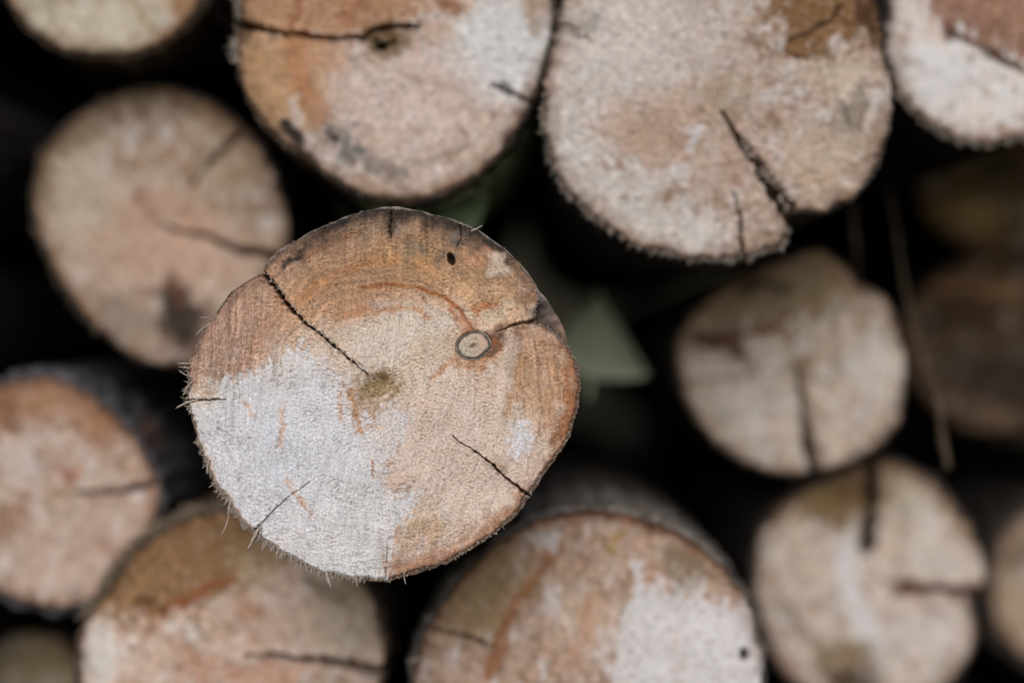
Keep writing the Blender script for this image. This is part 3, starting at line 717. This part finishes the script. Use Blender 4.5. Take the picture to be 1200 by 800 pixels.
build_log("log at lower right with brown horizontal split and dark cleft at its top", 0.255, (1020, 668),
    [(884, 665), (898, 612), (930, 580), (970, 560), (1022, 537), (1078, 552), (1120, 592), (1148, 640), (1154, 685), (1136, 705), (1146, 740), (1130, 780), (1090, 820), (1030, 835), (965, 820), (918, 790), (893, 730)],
    (198, 182, 166), ops=[area([(870, 620), (900, 520), (1100, 510), (1090, 560), (1040, 590), (980, 612), (930, 610)], (140, 112, 72), 0.8, 16, 12, 24), area([(1060, 520), (1180, 540), (1170, 640), (1120, 625), (1080, 570)], (158, 132, 102), 0.7, 14, 12, 24), blob(1000, 585, 44, 28, (130, 100, 58), 0.75), blob(960, 590, 30, 14, (150, 124, 80), 0.7), stroke([(1020, 545), (1022, 580), (1016, 640)], 13, (66, 50, 38), 0.9), blob(1060, 590, 24, 30, (204, 192, 172), 0.7), stroke([(1100, 560), (1130, 610)], 16, (160, 136, 108), 0.7), blob(1110, 655, 40, 24, (212, 198, 186), 0.8), stroke([(1052, 690), (1100, 690), (1152, 694)], 13, (126, 72, 46), 0.95), stroke([(990, 640), (1000, 700), (1025, 755)], 22, (228, 224, 222), 0.95), blob(930, 650, 30, 40, (190, 172, 154), 0.6), stroke([(920, 710), (960, 760)], 10, (150, 132, 112), 0.7), blob(990, 775, 36, 26, (136, 110, 66), 0.75), blob(1000, 800, 30, 20, (80, 60, 44), 0.7), blob(1085, 740, 50, 30, (208, 196, 190), 0.7), stroke([(1060, 590), (1050, 670)], 7, (160, 142, 120), 0.6), stroke([(900, 760), (930, 790)], 14, (180, 134, 108), 0.6)],  # olive band along the top, darkened with painted-in shade
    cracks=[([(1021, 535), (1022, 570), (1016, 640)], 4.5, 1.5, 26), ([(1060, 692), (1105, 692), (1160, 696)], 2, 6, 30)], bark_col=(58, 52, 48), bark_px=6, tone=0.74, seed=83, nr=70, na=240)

build_log("log at the top left corner, yellowish grey, only its lower arc in view", 0.15, (124, -52), circle(124, -52, 124, 121, seed=4, amp=0.015), (190, 176, 150),
    ops=[blob(215, 20, 24, 40, (176, 124, 74), 0.8, 30), blob(60, 20, 50, 30, (180, 170, 150), 0.7), blob(130, 30, 60, 30, (200, 188, 164), 0.7), blob(195, 25, 12, 14, (214, 206, 192), 0.8), stroke([(150, -10), (180, 40)], 8, (160, 130, 92), 0.6), rim(200, 340, 10, (176, 142, 100), 0.7), blob(8, 5, 8, 6, (190, 110, 80), 0.7)],
    bark_col=(70, 56, 44), bark_px=6, seed=91, fringe=[(200, 340, 100, 1, 5, 0.9, 0, 0, True)], nr=70, na=260)

build_log("white washed log at the top right corner with reddish brown upper corner", 0.13, (1162, 38), circle(1162, 38, 126, 128, seed=9, amp=0.02), (204, 199, 194),
    ops=[area([(1075, -100), (1300, -100), (1300, 120), (1200, 78), (1150, 52), (1120, 40), (1100, 30), (1085, 12)], (152, 104, 76), 0.9, 8, 10), stroke([(1110, 38), (1150, 55), (1200, 82)], 8, (92, 62, 46), 0.8), stroke([(1170, 10), (1200, 30)], 14, (170, 130, 104), 0.6), blob(1100, 90, 40, 40, (210, 208, 208), 0.7), blob(1150, 120, 50, 20, (208, 196, 188), 0.6), rim(200, 330, 14, (186, 150, 130), 0.6), stroke([(1085, 20), (1100, 50)], 7, (196, 168, 146), 0.7)],
    bark_col=(46, 40, 36), seed=103, nr=80, na=280, jitter=3.0, fringe=[(210, 300, 220, 2, 10, 1.1, 0, 0.2, False)])

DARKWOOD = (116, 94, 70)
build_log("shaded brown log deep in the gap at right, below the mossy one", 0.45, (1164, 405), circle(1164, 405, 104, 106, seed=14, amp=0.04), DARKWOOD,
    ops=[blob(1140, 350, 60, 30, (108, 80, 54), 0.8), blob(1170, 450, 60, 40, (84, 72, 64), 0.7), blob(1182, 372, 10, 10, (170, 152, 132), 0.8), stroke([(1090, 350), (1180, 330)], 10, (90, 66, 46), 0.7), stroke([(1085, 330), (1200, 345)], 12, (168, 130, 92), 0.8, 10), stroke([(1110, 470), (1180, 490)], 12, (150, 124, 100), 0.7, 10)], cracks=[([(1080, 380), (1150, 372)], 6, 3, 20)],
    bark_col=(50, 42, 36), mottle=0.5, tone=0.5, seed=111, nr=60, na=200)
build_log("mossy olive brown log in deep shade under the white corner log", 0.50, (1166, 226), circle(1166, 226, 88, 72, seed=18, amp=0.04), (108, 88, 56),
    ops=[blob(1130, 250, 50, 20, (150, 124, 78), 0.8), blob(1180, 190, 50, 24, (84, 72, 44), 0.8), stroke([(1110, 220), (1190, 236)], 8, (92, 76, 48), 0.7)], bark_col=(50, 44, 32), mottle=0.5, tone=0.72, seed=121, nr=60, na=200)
build_log("small log cut off by the right frame edge near the bottom", 0.40, (1236, 690), circle(1232, 690, 74, 92, seed=22, amp=0.03), (186, 162, 136),
    ops=[blob(1185, 700, 16, 40, (206, 188, 160), 0.7), blob(1195, 650, 14, 18, (120, 108, 96), 0.8), stroke([(1175, 730), (1195, 780)], 8, (140, 104, 78), 0.7)], bark_col=(74, 68, 64), bark_px=12, seed=131, nr=60, na=200)
build_log("dim olive log peeking from the bottom left corner of the pile", 0.30, (32, 808), circle(32, 808, 68, 68, seed=27, amp=0.02), (164, 150, 118),
    ops=[blob(40, 770, 40, 16, (148, 132, 96), 0.7)], bark_col=(60, 52, 44), tone=0.95, contrast=1.1, seed=141, nr=60, na=200)

# --- the rest of the stack round the view, added out of sight to keep the gaps dark
rgp = random.Random(5)
extra = []
def fits(x, z, r):
    return all(math.hypot(x - q[0], z - q[1]) > r + q[2] + 0.004 for q in ALL + extra)
for tries in range(9000):
    x = rgp.uniform(-0.75, 0.75); z = rgp.uniform(-0.68, 0.55)
    r = rgp.choice((0.105, 0.095, 0.085, 0.075, 0.06)) if tries < 4500 else rgp.uniform(0.05, 0.06)
    d = rgp.uniform(0.06, 0.32)
    s = scale_at(d)
    if z - r < -0.77 or not fits(x, z, r): continue
    m = r / s + 14
    ux, uy = 600 + x / s, 400 - z / s
    if -m < ux < 1200 + m and -m < uy < 800 + m: continue
    extra.append((x, z, r, d))
for i, (x, z, r, d) in enumerate(extra):
    s = scale_at(d)
    ux, uy = 600 + x / s, 400 - z / s
    build_log("log of the stack outside the picture", d, (ux, uy), circle(ux, uy, r / s, r / s, seed=200 + i), (182 + i % 5 * 4, 160 + i % 4 * 4, 138 + i % 3 * 5),
              ops=[rim(0, 359.9, 14, (150, 110, 80), 0.5), blob(ux, uy, r / s * 0.5, r / s * 0.4, (200, 186, 172), 0.6, i * 40)],
              cracks=[([(ux, uy), (ux + r / s * math.cos(i), uy + r / s * math.sin(i))], 1.5, 5, 24)], bark_col=(58, 50, 44), seed=300 + i * 7, nr=24, na=96, group="logs of the stack outside the frame")

# ------------------------------------------------------------------ leaf stand-ins and twigs in the gaps
def leaf(name, label, centre, d, length, width, rot, face_tilt, mat, wedge=False):
    s = scale_at(d)
    V, F = [], []
    nu, nv = 24, 8
    for layer in (0, 1):
        for i in range(nu + 1):
            u = i / nu
            w = width * 0.5 * (math.sin(math.pi * u ** 0.55) ** 0.85 + 0.02) * (1 + 0.05 * math.sin(u * 60))
            if wedge: w = width * 0.5 * 1.2 * (min(1.0, u / 0.10) ** 0.6 * (1 - u) ** 0.8 + 0.01) * (1 + 0.04 * math.sin(u * 45))
            for j in range(-nv, nv + 1):
                v = j / nv
                x = (u - 0.5) * length; zz = v * w
                yy = -0.10 * length * (u - 0.5) ** 2 * 3 + 0.16 * width * abs(v) - 0.012 * width * math.cos(v * 10 - u * 30) + layer * 0.0006
                V.append((x, yy, zz))
    row = 2 * nv + 1; n = (nu + 1) * row
    for i in range(nu):
        for j in range(row - 1):
            q = i * row + j
            F.append((q, q + 1, q + row + 1, q + row)); F.append((n + q, n + q + row, n + q + row + 1, n + q + 1))
    for i in range(nu):
        for j in (0, row - 1):
            q = i * row + j
            F.append((q, q + row, n + q + row, n + q))
    root = bpy.data.objects.new(name, None); C.objects.link(root)
    root.location = ((centre[0] - 600) * s, d, -(centre[1] - 400) * s)
    root.rotation_mode = 'YXZ'
    root.rotation_euler = (math.radians(face_tilt), math.radians(rot), 0)
    root["label"] = label; root["category"] = "leaf"
    mesh_obj("blade", V, F, mat, root)
    SV, SF = [], []
    for k in range(9):
        x = length * (-0.85 + 1.2 * k / 8); rad = 0.0016 * (1 - 0.08 * k)
        for q in range(6):
            a_ = q * math.pi / 3
            SV.append((x, -0.002 + rad * math.cos(a_) - 0.10 * length * min(0.25, (x / length) ** 2) * 3, rad * math.sin(a_)))
    for k in range(8):
        for q in range(6):
            SF.append((k * 6 + q, k * 6 + (q + 1) % 6, k * 6 + 6 + (q + 1) % 6, k * 6 + 6 + q))
    mesh_obj("stem", SV, SF, mat, root)
    return root
leaf("leaf", "pale green leaf standing in for foliage beyond the dark gap right of the front log", (698, 388), 0.31, 0.086, 0.086, -84, -38, LEAF, True)  # made-up leaf in place of outdoor greenery behind the pile
leaf("leaf", "small green leaf standing in for moss under the orange stained log above", (545, 240), 0.165, 0.044, 0.036, -40, -30, LEAF_GREEN)  # made-up leaf in place of green moss on the upper log's bark

def twig(label, pts, w, fork=None, w_end=None):
    P = [np.array(((x - 600) * scale_at(d), d, -(y - 400) * scale_at(d))) for x, y, d in pts]
    V, F = [], []
    def tube(P, w0, w1):
        b = len(V); n = len(P); q = 7
        for k, p in enumerate(P):
            r = w0 + (w1 - w0) * k / (n - 1)
            r *= 1 + 0.25 * math.sin(k * 2.1)
            for i in range(q):
                a_ = 2 * math.pi * i / q
                V.append((p[0] + r * math.cos(a_), p[1] + r * math.sin(a_), p[2]))
        for k in range(n - 1):
            for i in range(q):
                F.append((b + k * q + i, b + k * q + (i + 1) % q, b + (k + 1) * q + (i + 1) % q, b + (k + 1) * q + i))
        F.append(tuple(b + i for i in range(q))); F.append(tuple(b + (n - 1) * q + i for i in reversed(range(q))))
    dense = []
    for a_, b_ in zip(P[:-1], P[1:]):
        for t in np.linspace(0, 1, 6, endpoint=False):
            dense.append(a_ + (b_ - a_) * t + np.array([rng.normal(0, 0.0006), rng.normal(0, 0.0006), 0]))
    dense.append(P[-1])
    tube(dense, w, w_end or w * 0.6)
    if fork:
        m = dense[len(dense) // 2]
        tube([m, m + np.array(fork) * 0.5, m + np.array(fork)], w * 0.6, w * 0.35)
    base = np.array(min(V, key=lambda v: v[2]))
    o = mesh_obj("twig", [tuple(np.array(v) - base) for v in V], F, TWIG)
    o.location = tuple(base)
    o["label"] = label; o["category"] = "twig"; o["group"] = "dry twigs hanging in the gap"
twig("long thin twig hanging in the dark gap right of the olive topped log", [(1036, 190, 0.26), (1050, 270, 0.25), (1068, 370, 0.23), (1084, 420, 0.20), (1098, 470, 0.19), (1110, 548, 0.19)], 0.0012, (0.018, 0.0, -0.02), 0.0030)
twig("short thin twig just above the right shoulder of the olive topped log", [(998, 240, 0.24), (1003, 290, 0.25), (1004, 336, 0.27)], 0.0028)
print("logs", len(ALL), "extra", len(extra))

scene.render.engine = 'CYCLES'
